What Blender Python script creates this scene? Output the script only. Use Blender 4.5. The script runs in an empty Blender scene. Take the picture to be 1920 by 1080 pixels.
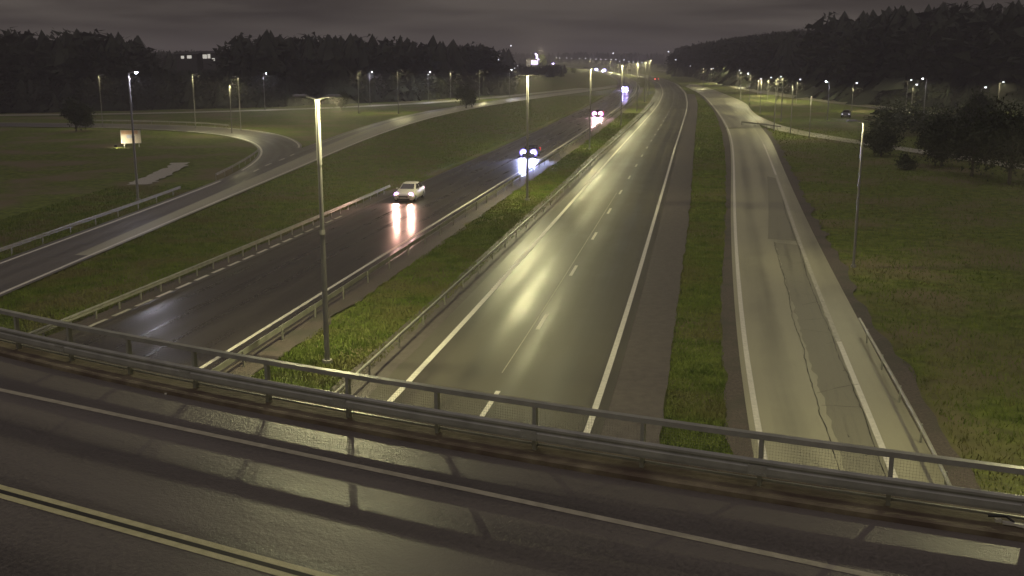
import bpy, math, random
import numpy as np
from mathutils import Vector, Matrix
random.seed(7); rng = np.random.default_rng(7)
scn = bpy.context.scene
COL = scn.collection
R = math.radians

# ------------------------------------------------------------------ camera, sky, exposure
CAM_H = 12.0
cam = bpy.data.cameras.new('camera'); cam_o = bpy.data.objects.new('camera', cam); COL.objects.link(cam_o)
cam.lens = 36.0 * 1970 / 1920; cam.sensor_width = 36.0
cam.clip_start = 0.1; cam.clip_end = 9000
TILT = math.atan(435 / 1970)
cam_o.location = (0, 0, CAM_H); cam_o.rotation_euler = (math.pi / 2 - TILT, 0, 0)
scn.camera = cam_o

scn.view_settings.view_transform = 'Standard'; scn.view_settings.look = 'None'
scn.view_settings.exposure = 0.0; scn.view_settings.gamma = 1.0; scn.view_settings.use_curve_mapping = False
scn.render.engine = 'CYCLES'
scn.cycles.use_denoising = True
scn.cycles.max_bounces = 5; scn.cycles.volume_bounces = 0
scn.cycles.caustics_reflective = False; scn.cycles.caustics_refractive = False
scn.cycles.use_light_tree = True

LAMP_W = 3800.0            # power of one motorway luminaire
LAMP_C = (1.0, 0.93, 0.48)
COOL_C = (0.86, 0.84, 1.0)
HAZE_D = 0.0007

w = bpy.data.worlds.new('World'); scn.world = w; w.use_nodes = True
nt = w.node_tree; nt.nodes.clear()
def wn(t, **k):
    n = nt.nodes.new(t)
    for a, b in k.items(): setattr(n, a, b)
    return n
# night overcast: brownish city glow on low cloud
tc = wn('ShaderNodeTexCoord'); mp = wn('ShaderNodeMapping'); mp.inputs['Scale'].default_value = (2.6, 2.6, 26.0)
mp.inputs['Rotation'].default_value = (0, 0.12, 0)
no = wn('ShaderNodeTexNoise'); no.inputs['Scale'].default_value = 1.7; no.inputs['Detail'].default_value = 5.0; no.inputs['Roughness'].default_value = .5
cr = wn('ShaderNodeValToRGB')
cr.color_ramp.elements[0].position = .36; cr.color_ramp.elements[0].color = (.030, .0245, .022, 1)
cr.color_ramp.elements[1].position = .66; cr.color_ramp.elements[1].color = (.112, .095, .081, 1)
bg = wn('ShaderNodeBackground'); bg.inputs['Strength'].default_value = .9
ou = wn('ShaderNodeOutputWorld')
nt.links.new(tc.outputs['Generated'], mp.inputs['Vector']); nt.links.new(mp.outputs[0], no.inputs['Vector'])
nt.links.new(no.outputs['Fac'], cr.inputs[0]); nt.links.new(cr.outputs[0], bg.inputs[0]); nt.links.new(bg.outputs[0], ou.inputs[0])

# broad fill added to the overcast sky's own light, lifting the dark areas
sl = bpy.data.lights.new('night_sky_fill', 'SUN'); sl.energy = 0.72; sl.angle = R(80); sl.color = (.98, .87, .93)
slo = bpy.data.objects.new('night_sky_fill', sl); COL.objects.link(slo); slo.rotation_euler = (R(18), R(-12), 0)

# ------------------------------------------------------------------ helpers
def at(x, y, z=0.0):
    """world point on height z seen at photo pixel (x, y)"""
    u = (x - 960) / 1970; v = -(y - 540) / 1970
    d = (u, math.cos(TILT) + v * math.sin(TILT), -math.sin(TILT) + v * math.cos(TILT))
    s = (z - CAM_H) / d[2]
    return np.array([d[0] * s, d[1] * s])

def tag(o, label=None, cat=None, group=None, kind=None):
    if label: o['label'] = label
    if cat: o['category'] = cat
    if group: o['group'] = group
    if kind: o['kind'] = kind
    return o
def empty(name, loc=(0, 0, 0), rz=0.0):
    o = bpy.data.objects.new(name, None); COL.objects.link(o); o.location = loc; o.rotation_euler = (0, 0, rz)
    o.empty_display_size = .3
    return o
def link(name, me, parent=None, loc=None):
    o = bpy.data.objects.new(name, me); COL.objects.link(o)
    if parent is not None: o.parent = parent
    if loc is not None: o.location = loc
    return o
def copy_tree(o, parent=None):
    c = o.copy(); COL.objects.link(c)
    if parent is not None: c.parent = parent
    for ch in list(o.children): copy_tree(ch, c)
    return c

class MB:
    """collects verts/faces, becomes one mesh"""
    def __init__(s): s.v = []; s.f = []; s.uv = None; s.n = 0; s.m = []
    def add(s, v, f, mi=0):
        s.v.extend([tuple(map(float, p)) for p in v]); s.f.extend([tuple(i + s.n for i in q) for q in f]); s.n += len(v)
        s.m.extend([mi] * len(f)); return s
    def box(s, c, size, rz=0, mi=0, taper=1.0):
        sx, sy, sz = [a / 2 for a in size]; v = []
        for z, t in ((-sz, 1), (sz, taper)):
            for x, y in ((-sx, -sy), (sx, -sy), (sx, sy), (-sx, sy)):
                x *= t; y *= t
                v.append((c[0] + x * math.cos(rz) - y * math.sin(rz), c[1] + x * math.sin(rz) + y * math.cos(rz), c[2] + z))
        return s.add(v, [(3, 2, 1, 0), (4, 5, 6, 7), (0, 1, 5, 4), (1, 2, 6, 5), (2, 3, 7, 6), (3, 0, 4, 7)], mi)
    def tube(s, p0, p1, r0, r1=None, n=8, mi=0, cap=True):
        r1 = r0 if r1 is None else r1
        p0 = Vector(p0); p1 = Vector(p1); d = (p1 - p0).normalized()
        a = d.orthogonal().normalized(); b = d.cross(a); v = []
        for p, r in ((p0, r0), (p1, r1)):
            for i in range(n):
                t = 2 * math.pi * i / n; v.append(p + a * math.cos(t) * r + b * math.sin(t) * r)
        f = [(i, (i + 1) % n, n + (i + 1) % n, n + i) for i in range(n)]
        if cap: f += [tuple(range(n - 1, -1, -1)), tuple(range(n, 2 * n))]
        return s.add(v, f, mi)
    def sweep(s, path, prof, mi=0, closed=True):
        """path: Nx3 array; prof: list of (side offset to the right, z)"""
        path = np.asarray(path, float); nn = normals(path[:, :2]); k = len(prof); v = []
        for p, n in zip(path, nn):
            for a, z in prof: v.append((p[0] + n[0] * a, p[1] + n[1] * a, p[2] + z))
        f = []; N = len(path); kk = k if closed else k - 1
        for i in range(N - 1):
            for j in range(kk):
                j2 = (j + 1) % k; f.append((i * k + j, i * k + j2, (i + 1) * k + j2, (i + 1) * k + j))
        if closed: f += [tuple(range(k - 1, -1, -1)), tuple((N - 1) * k + j for j in range(k))]
        return s.add(v, f, mi)
    def build(s, name, mats, parent=None, smooth=False):
        me = bpy.data.meshes.new(name); me.from_pydata(s.v, [], s.f)
        for m in (mats if isinstance(mats, (list, tuple)) else [mats]): me.materials.append(m)
        if any(s.m): me.polygons.foreach_set('material_index', s.m)
        if smooth: me.polygons.foreach_set('use_smooth', [True] * len(me.polygons))
        me.update()
        return link(name, me, parent)

def normals(p):
    """unit normals pointing to the right of travel"""
    p = np.asarray(p, float); d = np.gradient(p, axis=0); d /= np.linalg.norm(d, axis=1)[:, None] + 1e-9
    return np.stack([d[:, 1], -d[:, 0]], 1)
def resample(p, n=None, step=None):
    p = np.asarray(p, float); s = np.r_[0, np.cumsum(np.linalg.norm(np.diff(p, axis=0), axis=1))]
    n = n or max(2, int(s[-1] / step) + 1); t = np.linspace(0, s[-1], n)
    return np.stack([np.interp(t, s, p[:, i]) for i in range(p.shape[1])], 1)
def smooth(p, step=1.5, it=8, win=5):
    """resample and smooth a polyline, window grows with distance from the camera"""
    p = resample(p, step=step)
    for _ in range(it):
        q = p.copy(); k = win
        c = np.cumsum(np.vstack([np.zeros((1, 2)), p]), 0); N = len(p)
        for i in range(1, N - 1):
            h = min(k, i, N - 1 - i); q[i] = (c[i + h + 1] - c[i - h]) / (2 * h + 1)
        p = q
    return p
def offset(p, o): return p + normals(p) * o
def poly_at(p, s0, s1, n=3):
    """piece of a polyline between two arc lengths"""
    s = np.r_[0, np.cumsum(np.linalg.norm(np.diff(p, axis=0), axis=1))]; t = np.linspace(s0, s1, n)
    return np.stack([np.interp(t, s, p[:, i]) for i in range(2)], 1)
def sheet2(name, A, B, z, mat, parent=None, cols=4, n=None, kind='structure', skirt=0.0):
    """surface between two polylines with uv = (metres across, metres along)"""
    n = n or max(len(A), len(B)); A = resample(A, n); B = resample(B, n)
    v = []; uv = []; s = np.r_[0, np.cumsum(np.linalg.norm(np.diff((A + B) / 2, axis=0), axis=1))]
    for i in range(n):
        wd = np.linalg.norm(B[i] - A[i])
        for j in range(cols + 1):
            t = j / cols; q = A[i] * (1 - t) + B[i] * t
            v.append((q[0], q[1], z)); uv.append((wd * t, s[i]))
    k = cols + 1; f = [(i * k + j, i * k + j + 1, (i + 1) * k + j + 1, (i + 1) * k + j) for i in range(n - 1) for j in range(cols)]
    me = bpy.data.meshes.new(name); me.from_pydata(v, [], f); me.materials.append(mat)
    l = me.uv_layers.new(name='UVMap'); li = np.zeros(len(me.loops), int); me.loops.foreach_get('vertex_index', li)
    l.data.foreach_set('uv', np.array(uv)[li].ravel()); me.update()
    o = link(name, me, parent)
    if kind and parent is None: o['kind'] = kind
    return o
def strip(name, P, a, b, z, mat, parent=None, cols=1, **k): return sheet2(name, offset(P, a), offset(P, b), z, mat, parent, cols, len(P), **k)

# ------------------------------------------------------------------ materials
def mat(name, col=(.5, .5, .5), rough=.6, metal=0.0, spec=.5, emit=None, es=0.0, vary=None, vscale=3.0, bump=0.0, bscale=40.0,
        detail=5.0, rvar=0.0, stretch=None, col3=None, c3scale=.15, coord='Object'):
    m = bpy.data.materials.new(name); m.use_nodes = True; t = m.node_tree; b = t.nodes['Principled BSDF']; L = t.links
    b.inputs['Base Color'].default_value = (*col, 1); b.inputs['Roughness'].default_value = rough
    b.inputs['Metallic'].default_value = metal; b.inputs['Specular IOR Level'].default_value = spec
    if emit: b.inputs['Emission Color'].default_value = (*emit, 1); b.inputs['Emission Strength'].default_value = es
    tcn = t.nodes.new('ShaderNodeTexCoord'); src = tcn.outputs[coord]
    if stretch:
        q = t.nodes.new('ShaderNodeMapping'); q.inputs['Scale'].default_value = stretch; L.new(src, q.inputs[0]); src = q.outputs[0]
    def noise(sc, dt=detail, rg=.6):
        n = t.nodes.new('ShaderNodeTexNoise'); n.inputs['Scale'].default_value = sc; n.inputs['Detail'].default_value = dt
        n.inputs['Roughness'].default_value = rg; L.new(src, n.inputs['Vector']); return n
    out = None
    if vary:
        n = noise(vscale); r = t.nodes.new('ShaderNodeValToRGB')
        r.color_ramp.elements[0].position = .34; r.color_ramp.elements[0].color = (*col, 1)
        r.color_ramp.elements[1].position = .66; r.color_ramp.elements[1].color = (*vary, 1)
        L.new(n.outputs['Fac'], r.inputs[0]); out = r.outputs[0]
        if col3:
            n3 = noise(c3scale, 3); mr = t.nodes.new('ShaderNodeMapRange'); mr.inputs[1].default_value = .47; mr.inputs[2].default_value = .62
            L.new(n3.outputs['Fac'], mr.inputs[0]); mx = t.nodes.new('ShaderNodeMix'); mx.data_type = 'RGBA'
            L.new(mr.outputs[0], mx.inputs[0]); L.new(out, mx.inputs[6]); mx.inputs[7].default_value = (*col3, 1); out = mx.outputs[2]
        L.new(out, b.inputs['Base Color'])
    if rvar:
        n = noise(vscale * .6, 4); mr = t.nodes.new('ShaderNodeMapRange'); mr.inputs[1].default_value = .3; mr.inputs[2].default_value = .7
        mr.inputs[3].default_value = rough - rvar; mr.inputs[4].default_value = rough + rvar
        L.new(n.outputs['Fac'], mr.inputs[0]); L.new(mr.outputs[0], b.inputs['Roughness'])
    if bump:
        n = noise(bscale, 4); bn = t.nodes.new('ShaderNodeBump'); bn.inputs['Strength'].default_value = bump; bn.inputs['Distance'].default_value = .02
        L.new(n.outputs['Fac'], bn.inputs['Height']); L.new(bn.outputs[0], b.inputs['Normal'])
    return m

def road_mat(name, dark, light, wet, dry, lanes, spec=.5, bump=.25, patch=.35, fine=60.0, gw=.3):
    """asphalt in metres across (u) and along (v): wheel tracks, long streaks, patches, aggregate"""
    m = bpy.data.materials.new(name); m.use_nodes = True; t = m.node_tree; b = t.nodes['Principled BSDF']; L = t.links
    b.inputs['Specular IOR Level'].default_value = spec
    N = t.nodes.new
    tcn = N('ShaderNodeTexCoord')
    def mapped(sc):
        q = N('ShaderNodeMapping'); q.inputs['Scale'].default_value = sc; L.new(tcn.outputs['UV'], q.inputs[0]); return q.outputs[0]
    def noise(v, sc, dt, rg=.6):
        n = N('ShaderNodeTexNoise'); n.inputs['Scale'].default_value = sc; n.inputs['Detail'].default_value = dt; n.inputs['Roughness'].default_value = rg
        L.new(v, n.inputs['Vector']); return n.outputs['Fac']
    def math_(op, a, bb):
        n = N('ShaderNodeMath'); n.operation = op
        for i, x in enumerate((a, bb)):
            if isinstance(x, (int, float)): n.inputs[i].default_value = x
            else: L.new(x, n.inputs[i])
        return n.outputs[0]
    sep = N('ShaderNodeSeparateXYZ'); L.new(tcn.outputs['UV'], sep.inputs[0])
    streak = noise(mapped((1.6, .035, 1)), 1.0, 5)             # long lengthwise streaks
    blotch = noise(mapped((.25, .12, 1)), 1.0, 6, .65)
    grain = noise(mapped((1, 1, 1)), fine, 3, .8)
    # wheel tracks: sin pattern with the lane width
    wv = math_('MULTIPLY', sep.outputs[0], 2 * math.pi / (lanes / 2)); wv = math_('SINE', wv, 0); wv = math_('MULTIPLY', wv, .12)
    f = math_('ADD', math_('MULTIPLY', streak, .55), math_('MULTIPLY', blotch, patch + .2)); f = math_('ADD', f, wv)
    f = math_('ADD', f, math_('MULTIPLY', math_('SUBTRACT', grain, .5), gw)); f = math_('ADD', f, .15)
    r = N('ShaderNodeValToRGB'); r.color_ramp.elements[0].position = .35; r.color_ramp.elements[0].color = (*dark, 1)
    r.color_ramp.elements[1].position = .9; r.color_ramp.elements[1].color = (*light, 1); L.new(f, r.inputs[0]); L.new(r.outputs[0], b.inputs['Base Color'])
    mr = N('ShaderNodeMapRange'); mr.inputs[1].default_value = .4; mr.inputs[2].default_value = .95; mr.inputs[3].default_value = wet; mr.inputs[4].default_value = dry
    L.new(f, mr.inputs[0]); L.new(mr.outputs[0], b.inputs['Roughness'])
    bn = N('ShaderNodeBump'); bn.inputs['Strength'].default_value = bump; bn.inputs['Distance'].default_value = .012
    h = math_('ADD', grain, math_('MULTIPLY', noise(mapped((1, .5, 1)), 3.0, 3), 1.2)); L.new(h, bn.inputs['Height']); L.new(bn.outputs[0], b.inputs['Normal'])
    return m

M = {}
M['road'] = road_mat('worn_damp_asphalt', (.028, .026, .025), (.084, .078, .060), .27, .47, 3.5, spec=.36, bump=.16, patch=.6, fine=14.0)
M['ramp'] = road_mat('pale_worn_asphalt', (.12, .114, .082), (.31, .295, .205), .36, .52, 4.0, spec=.5, bump=.15, patch=.6, fine=25.0)
M['wet'] = road_mat('wet_dark_asphalt', (.024, .020, .020), (.050, .043, .040), .22, .40, 3.5, spec=.45, bump=.10, fine=12.0)
M['left_ramp'] = road_mat('wet_grey_asphalt', (.026, .024, .024), (.11, .10, .088), .28, .46, 3.0, bump=.1, patch=.7, fine=25.0)
M['deck'] = road_mat('bridge_asphalt', (.030, .026, .023), (.120, .105, .086), .33, .50, 3.5, spec=.75, bump=.9, patch=.5, fine=13.0, gw=1.1)
M['paint'] = mat('white_road_paint', (.52, .50, .42), .5, vary=(.66, .63, .53), vscale=6, bump=.2)
M['paint_old'] = mat('worn_road_paint', (.30, .285, .22), .6, vary=(.50, .48, .38), vscale=5, bump=.2)
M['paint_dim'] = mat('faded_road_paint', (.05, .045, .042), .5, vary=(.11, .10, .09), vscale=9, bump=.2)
M['yellow'] = mat('yellowish_road_paint', (.42, .40, .20), .5, vary=(.55, .52, .28), vscale=5, bump=.3, bscale=25)
M['deckpaint'] = mat('dull_edge_paint', (.30, .28, .19), .55, vary=(.42, .39, .27), vscale=4, bump=.3, bscale=25)
M['gravel'] = mat('shoulder_gravel', (.055, .044, .037), .85, vary=(.11, .088, .07), vscale=9, bump=.8, bscale=16, col3=(.06, .055, .04), c3scale=.5)
M['shoulder'] = mat('shoulder_asphalt', (.068, .057, .051), .6, vary=(.102, .088, .077), vscale=2.5, bump=.5, bscale=14)
M['grass'] = mat('ground_grass', (.055, .072, .018), .95, spec=.1, vary=(.14, .17, .035), vscale=1.4, detail=9, bump=1.0, bscale=6, col3=(.14, .12, .065), c3scale=.12)
M['blade'] = mat('grass_blades', (.075, .12, .016), .8, spec=.2, vary=(.17, .21, .04), vscale=.7, detail=6, col3=(.16, .145, .06), c3scale=.25)
M['lush'] = mat('lush_median_grass', (.082, .125, .020), .8, spec=.2, vary=(.19, .24, .05), vscale=.7, detail=6, col3=(.17, .17, .055), c3scale=.25)
M['steel'] = mat('galvanised_steel', (.42, .43, .41), .42, metal=.75, vary=(.55, .55, .52), vscale=3, rvar=.08)
M['rail'] = mat('weathered_rail_steel', (.24, .24, .20), .42, metal=.15, vary=(.34, .335, .28), vscale=2.0, rvar=.1)
M['polesteel'] = mat('pole_steel', (.19, .183, .178), .36, metal=.2, vary=(.26, .25, .245), vscale=1.0, rvar=.06)
M['dirtycon'] = mat('stained_concrete', (.10, .078, .045), .8, vary=(.20, .165, .10), vscale=2.2, detail=8, bump=.6, bscale=12, col3=(.08, .055, .035), c3scale=.6)
M['concrete'] = mat('grey_concrete', (.22, .21, .19), .85, vary=(.3, .29, .26), vscale=1.2, bump=.3)
M['dark'] = mat('dark_plastic', (.02, .02, .02), .5)
M['crack'] = mat('tar_crack', (.012, .011, .010), .6)
M['lampglass'] = mat('lit_lamp_glass', (1, 1, 1), .3, emit=(1.0, .93, .75), es=9.0)
M['lampglass_cool'] = mat('lit_cool_lamp_glass', (1, 1, 1), .3, emit=(.85, .85, 1.0), es=40.0)
M['dot'] = mat('far_lamp_glass', (1, 1, 1), .3, emit=(.88, .88, 1.0), es=2.2)
M['bark'] = mat('bark', (.05, .04, .03), .9, vary=(.09, .075, .06), vscale=8, bump=.5)
M['leaf'] = mat('leaves', (.022, .030, .010), .7, spec=.2, vary=(.045, .055, .02), vscale=.8)
M['conifer'] = mat('spruce_needles', (.022, .027, .017), .8, spec=.15, vary=(.042, .048, .028), vscale=.12)

# ------------------------------------------------------------------ lay of the roads (metres, camera stands over the origin)
RC_L = smooth([(-7.6, 19), (-6.3, 24.5), (-4.5, 34.4), (-2.6, 44.6), (-.6, 55.9), (1.4, 67.2), (4.4, 84.3), (8.1, 105.1), (12.9, 132.8), (17.3, 157.3), (23.6, 192.6), (32.0, 240), (38.6, 279), (51.0, 360), (65, 470), (76, 600), (82, 760), (80, 950)])
RC_R = offset(RC_L, 7.25)
GS_L = smooth([(1.8, 14), (3.6, 25), (5.0, 33), (5.4, 35.8), (6.8, 43.7), (8.4, 51.8), (12.1, 71.4), (16.9, 98.5), (22.6, 131.4), (34, 195.7), (48, 275), (59, 345)])
GS_R = smooth([(4.2, 14), (5.6, 24), (6.6, 31.1), (8.0, 39), (10.5, 51.8), (14.3, 69.2), (20.1, 98.5), (26.6, 131.4), (34.6, 175), (44.8, 235), (54, 300), (61, 350)])
RA_L = smooth([(5.2, 14), (6.6, 24), (7.2, 28.5), (7.9, 32.8), (10.6, 47.4), (11.5, 51.8), (12.8, 58.3), (16.0, 74.8), (20.9, 98.5), (26.2, 124.5), (30.5, 146), (34.9, 169.5), (40.8, 205), (46.5, 242), (52.3, 281), (58, 320), (63.5, 365), (70, 430)])
RA_R = smooth([(8.2, 14), (9.9, 22), (10.8, 27), (11.8, 31.8), (13.0, 38.3), (14.3, 44.8), (15.6, 51.8), (17.4, 60.9), (20.0, 73.6), (22.9, 87), (27.9, 111.6), (31.3, 128.5), (35.3, 148), (38.2, 164), (44, 196), (49.6, 231), (55, 265), (60, 300)])
RA_E = smooth([(9.9, 14), (11.9, 25), (13.0, 31.6), (13.6, 34.6), (14.3, 38), (15.1, 41.8), (15.9, 46.4), (17.0, 52), (19.5, 65.3), (24.0, 87.5), (30.9, 121), (35.9, 144.9), (39.4, 162), (42.6, 181)])
LC_P = smooth([(-13.8, 22), (-11.6, 34), (-10.1, 42.8), (-8.0, 54.9), (-5.9, 66.4), (-4.0, 76.6), (-2.3, 86), (-.1, 98.4), (3.8, 119), (9.1, 148.1), (13.5, 174), (20.3, 213.7), (31.6, 282.2), (42, 351), (53, 438), (61.5, 528), (69.8, 664), (75, 800), (77, 1000), (68, 1300), (50, 1700)], step=2)
LC_LR = smooth([(-23.5, 26), (-21.5, 36), (-20.2, 43.5), (-18.9, 50.6), (-17.3, 59), (-15.9, 66), (-14.2, 75.5), (-12.6, 86), (-11.1, 94.6)])
RCR = smooth([(-9.0, 19), (-7.9, 25), (-6.4, 33.5), (-5.1, 41.0), (-4.4, 44.8), (-3.5, 49.6), (-2.3, 56.2), (0, 68.5), (3.7, 88.6), (9.2, 120), (13.1, 141), (24.6, 204), (36.6, 275)])
R2_R = smooth([(-26.9, 40), (-26.5, 53.1), (-26.1, 60), (-25.8, 68.2), (-25.3, 80), (-24.6, 96), (-24.0, 108), (-23.2, 125), (-22.4, 146), (-20.9, 168.5), (-18.0, 200), (-14.1, 226), (-9.6, 248), (-4.5, 269), (4.0, 300), (12.8, 328), (26.8, 373), (40.6, 418), (60, 500)])
R2_Lm = smooth([(-31, 40), (-30.7, 53), (-30.3, 61), (-29.3, 76), (-28.5, 97), (-28.3, 117), (-27.8, 135), (-27.5, 142), (-27.1, 148), (-26.4, 172), (-24.0, 200), (-20.5, 229), (-15, 252), (-8.8, 276), (0, 311), (9, 340), (23.4, 384), (39, 432), (59, 510)])
LOOP_I = smooth([(-28.5, 90), (-28.6, 105), (-28.9, 117), (-30.4, 130), (-33.1, 141.5), (-36.3, 151), (-40.4, 160.2), (-45.3, 167.8), (-51.8, 174), (-60, 179), (-73, 183.5), (-90, 186), (-130, 188), (-170, 189)])
LOOP_O = smooth([(-28.0, 90), (-28.0, 117), (-27.7, 135), (-27.6, 141.5), (-32.5, 157.3), (-36.8, 167), (-42.9, 175.7), (-50, 183), (-61.9, 189.6), (-77.7, 193.6), (-95, 195.6), (-130, 197), (-170, 198)], it=3, win=3)
FAR = smooth([(-190, 214), (-130, 217), (-88, 222.7), (-65.5, 233.5), (-46.3, 247.8), (-27, 270), (-14, 295), (-3, 322), (12, 362), (28, 410)])

# ------------------------------------------------------------------ ground and hills
def treeline_z(u):
    """height that tree tops reach 480 m away, by direction"""
    xs = [-800, -300, 0, 15, 32, 75, 125, 200, 287, 475, 495, 537, 600, 650, 875, 930, 960, 1000, 1060, 1120, 1200, 1250, 1300, 1400, 1500, 1650, 1800, 1920, 2300, 3000]
    ys = [20, 30, 56, 55, 62, 79, 86, 94, 94, 92, 86, 79, 81, 84, 83, 80, 84, 94, 98, 101, 100, 90, 80, 64, 55, 50, 54, 58, 46, 46]
    return 12 + (105 - np.interp(u, xs, ys)) / 1970 * 480
def ground_z(x, y):
    d = np.hypot(x, y); yy = np.maximum(y, 1.0)
    u = 960 + 1970 * x / yy * .99
    top = treeline_z(np.clip(u, -800, 3000))
    hill = (top - 15.5)                                  # hill foot so that 15 m trees reach the skyline
    start = np.interp(u, [0, 500, 960, 1240, 1265, 1330, 1390, 1500, 1620, 1750], [300, 310, 420, 1500, 800, 540, 440, 330, 290, 270])
    k = np.clip((d - start) / 240, 0, 1); k = k * k * (3 - 2 * k)
    inside = (u > 1000) & (u < 1250)
    return np.where(inside, 0, k * np.maximum(hill, -0.5)) * np.clip(y / 150, 0, 1)
gx = np.unique(np.r_[np.linspace(-1500, -160, 60), np.linspace(-160, 160, 161), np.linspace(160, 1500, 60)])
gy = np.unique(np.r_[np.linspace(-60, 10, 10), np.linspace(10, 160, 110), np.linspace(160, 700, 110), np.linspace(700, 3200, 50)])
GX, GY = np.meshgrid(gx, gy); GZ = ground_z(GX, GY)
wave = np.sin(GX * .31 + GY * .13) * .03 + np.sin(GX * .9 - GY * .6) * .02
GZ = GZ - 0.075 + wave * (np.hypot(GX, GY) < 400) - np.maximum(0, (-GX * 0 - 0))
nx, ny = len(gx), len(gy)
v = np.stack([GX.ravel(), GY.ravel(), GZ.ravel()], 1)
I = np.arange(nx * ny).reshape(ny, nx); f = np.stack([I[:-1, :-1], I[:-1, 1:], I[1:, 1:], I[1:, :-1]], -1).reshape(-1, 4)
me = bpy.data.meshes.new('ground'); me.from_pydata(v.tolist(), [], f.tolist()); me.materials.append(M['grass'])
me.polygons.foreach_set('use_smooth', [True] * len(me.polygons)); me.update()
link('ground', me)['kind'] = 'structure'

# ------------------------------------------------------------------ road surfaces
def n_of(P, ymax): return P[P[:, 1] < ymax]
def jit(P, a=.10):
    P = resample(P, step=.7); e = rng.normal(0, a, len(P)); e = np.convolve(e, [.25, .5, .25], 'same') * 1.6; return P + normals(P) * e[:, None]
rc = sheet2('motorway_road', offset(RC_L, -.95), offset(RC_L, 7.7), .02, M['road'], cols=6)
sheet2('road_shoulder', offset(RC_L, -2.6), offset(RC_L, -.95), .012, M['shoulder'], cols=3)
sheet2('road_shoulder', offset(n_of(RC_L, 345), 7.7), jit(GS_L, .05), .012, M['shoulder'], cols=4)
sheet2('road_shoulder', jit(GS_R, .08), offset(n_of(RA_L, 350), -.3), .010, M['gravel'], cols=3)
ra = sheet2('slip_road', offset(n_of(RA_L, 181), -.3), RA_E, .02, M['ramp'], cols=6)
sheet2('slip_road', offset(RA_L[RA_L[:, 1] > 181], -.3), smooth([(42.6, 181), (45.5, 196), (51, 230), (61, 290), (66, 340), (72, 400), (78, 470)]), .022, M['ramp'], cols=5)
sheet2('road_verge', RA_E, jit(offset(RA_E, .8), .16), .008, M['gravel'], cols=2)
sr_up = smooth([(60, 112), (55, 132), (52.6, 143), (50.0, 157), (47.4, 170), (47.2, 182), (48.0, 196), (51.6, 227), (60.6, 275), (66, 320), (73, 385), (80, 470)], it=4)
sr_lo = smooth([(56, 110), (51.6, 131), (49.0, 145), (46.3, 156), (43.9, 168), (42.8, 181), (45.4, 196), (51.0, 229), (59, 280), (64, 322), (71, 390), (78, 470)], it=4)
sheet2('side_road', sr_lo, sr_up, .026, M['ramp'], cols=4)
lc = sheet2('motorway_road', offset(LC_P, -9.35), offset(LC_P, -.5), .02, M['wet'], cols=6)
sheet2('road_verge', offset(LC_P[LC_P[:, 1] < 420], -.5), jit(offset(LC_P[LC_P[:, 1] < 420], .9), .16), .01, M['gravel'], cols=3)
sheet2('road_verge', jit(offset(n_of(LC_P, 95), -10.6), .16), offset(n_of(LC_P, 95), -9.35), .011, M['gravel'], cols=3)
r2 = sheet2('slip_road', offset(R2_Lm, -.6), offset(R2_R, .35), .018, M['left_ramp'], cols=5)
q_ = resample(R2_R, 200); wdt_ = np.interp(q_[:, 1], [60, 90, 130, 200, 500], [.9, 1.6, 2.6, 4.6, 5.5])[:, None]
m_ = (q_[:, 1] > 62) & (q_[:, 1] < 420); sheet2('slip_road', (q_ - normals(q_) * wdt_)[m_], (q_ + normals(q_) * .3)[m_], .0205, M['ramp'], cols=3)
sheet2('loop_road', offset(LOOP_I, -0.1), offset(LOOP_O, .1), .024, M['left_ramp'], cols=4)
sheet2('far_road', offset(FAR, -2.6), offset(FAR, 2.6), .02, M['ramp'], cols=2)
lr = smooth([at(*p) for p in [(1232, 131), (1250, 133), (1272, 138)]], step=6)
strip('far_road', lr, -4, 4, .03, M['ramp'])
loc = smooth([at(*p) for p in [(1318, 153), (1350, 155), (1392, 165), (1440, 175), (1487, 183), (1530, 187), (1575, 193), (1610, 197), (1670, 203), (1730, 210), (1800, 220), (1850, 226), (1960, 240)]], step=4)
strip('local_road', loc, -3.2, 3.2, .03, M['ramp'], cols=2)
path = [at(*p) for p in [(255, 346), (280, 336), (305, 326), (330, 314), (338, 305)]]
pth = smooth(path, step=.8, it=3, win=3)
sheet2('gravel_path', pth + normals(pth) * (-1.1 + rng.normal(0, .22, (len(pth), 1))), pth + normals(pth) * (1.0 + rng.normal(0, .25, (len(pth), 1))), .01, mat('pale_gravel', (.30, .28, .22), .5, vary=(.42, .40, .33), vscale=4, bump=.6, bscale=10))

# markings
def line(P, off, wd, m, parent, name='edge_line', z=.026): return strip(name, P, off - wd / 2, off + wd / 2, z, m, parent)
line(RC_L, 0, .24, M['paint'], rc); line(RC_L, 7.25, .22, M['paint'], rc)
s = np.r_[0, np.cumsum(np.linalg.norm(np.diff(RC_L, axis=0), axis=1))]
DASH = offset(RC_L, 3.55)
sd = np.r_[0, np.cumsum(np.linalg.norm(np.diff(DASH, axis=0), axis=1))]
s_ref = np.interp(58.9, DASH[:, 1], sd) % 12.0
for k in range(0, 30):
    c = s_ref + 12 * k
    if c > sd[-1] - 5: break
    p = poly_at(DASH, c - 1.5, c + 1.5, 3); strip('lane_dash', p, -.09, .09, .026, M['paint'], rc)
for k in range(0, 60):                                   # profiled ribs of the left edge line
    c = np.interp(54, RC_L[:, 1], s) + k * .42
    p = poly_at(RC_L, c, c + .16, 2); strip('line_rib', p, -.15, .15, .034, M['paint'], rc)
line(RA_L, 0, .20, M['paint'], ra)
line(n_of(RA_R, 138), 0, .20, M['paint_old'], ra); line(RA_R[(RA_R[:, 1] > 108) & (RA_R[:, 1] < 150)], 0, .2, M['paint'], ra, z=.032)
line(n_of(RA_R, 44), 0, .20, M['paint'], ra, z=.032)
line(RA_R[RA_R[:, 1] > 146], 0, .18, M['paint_old'], ra, z=.034)
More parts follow.
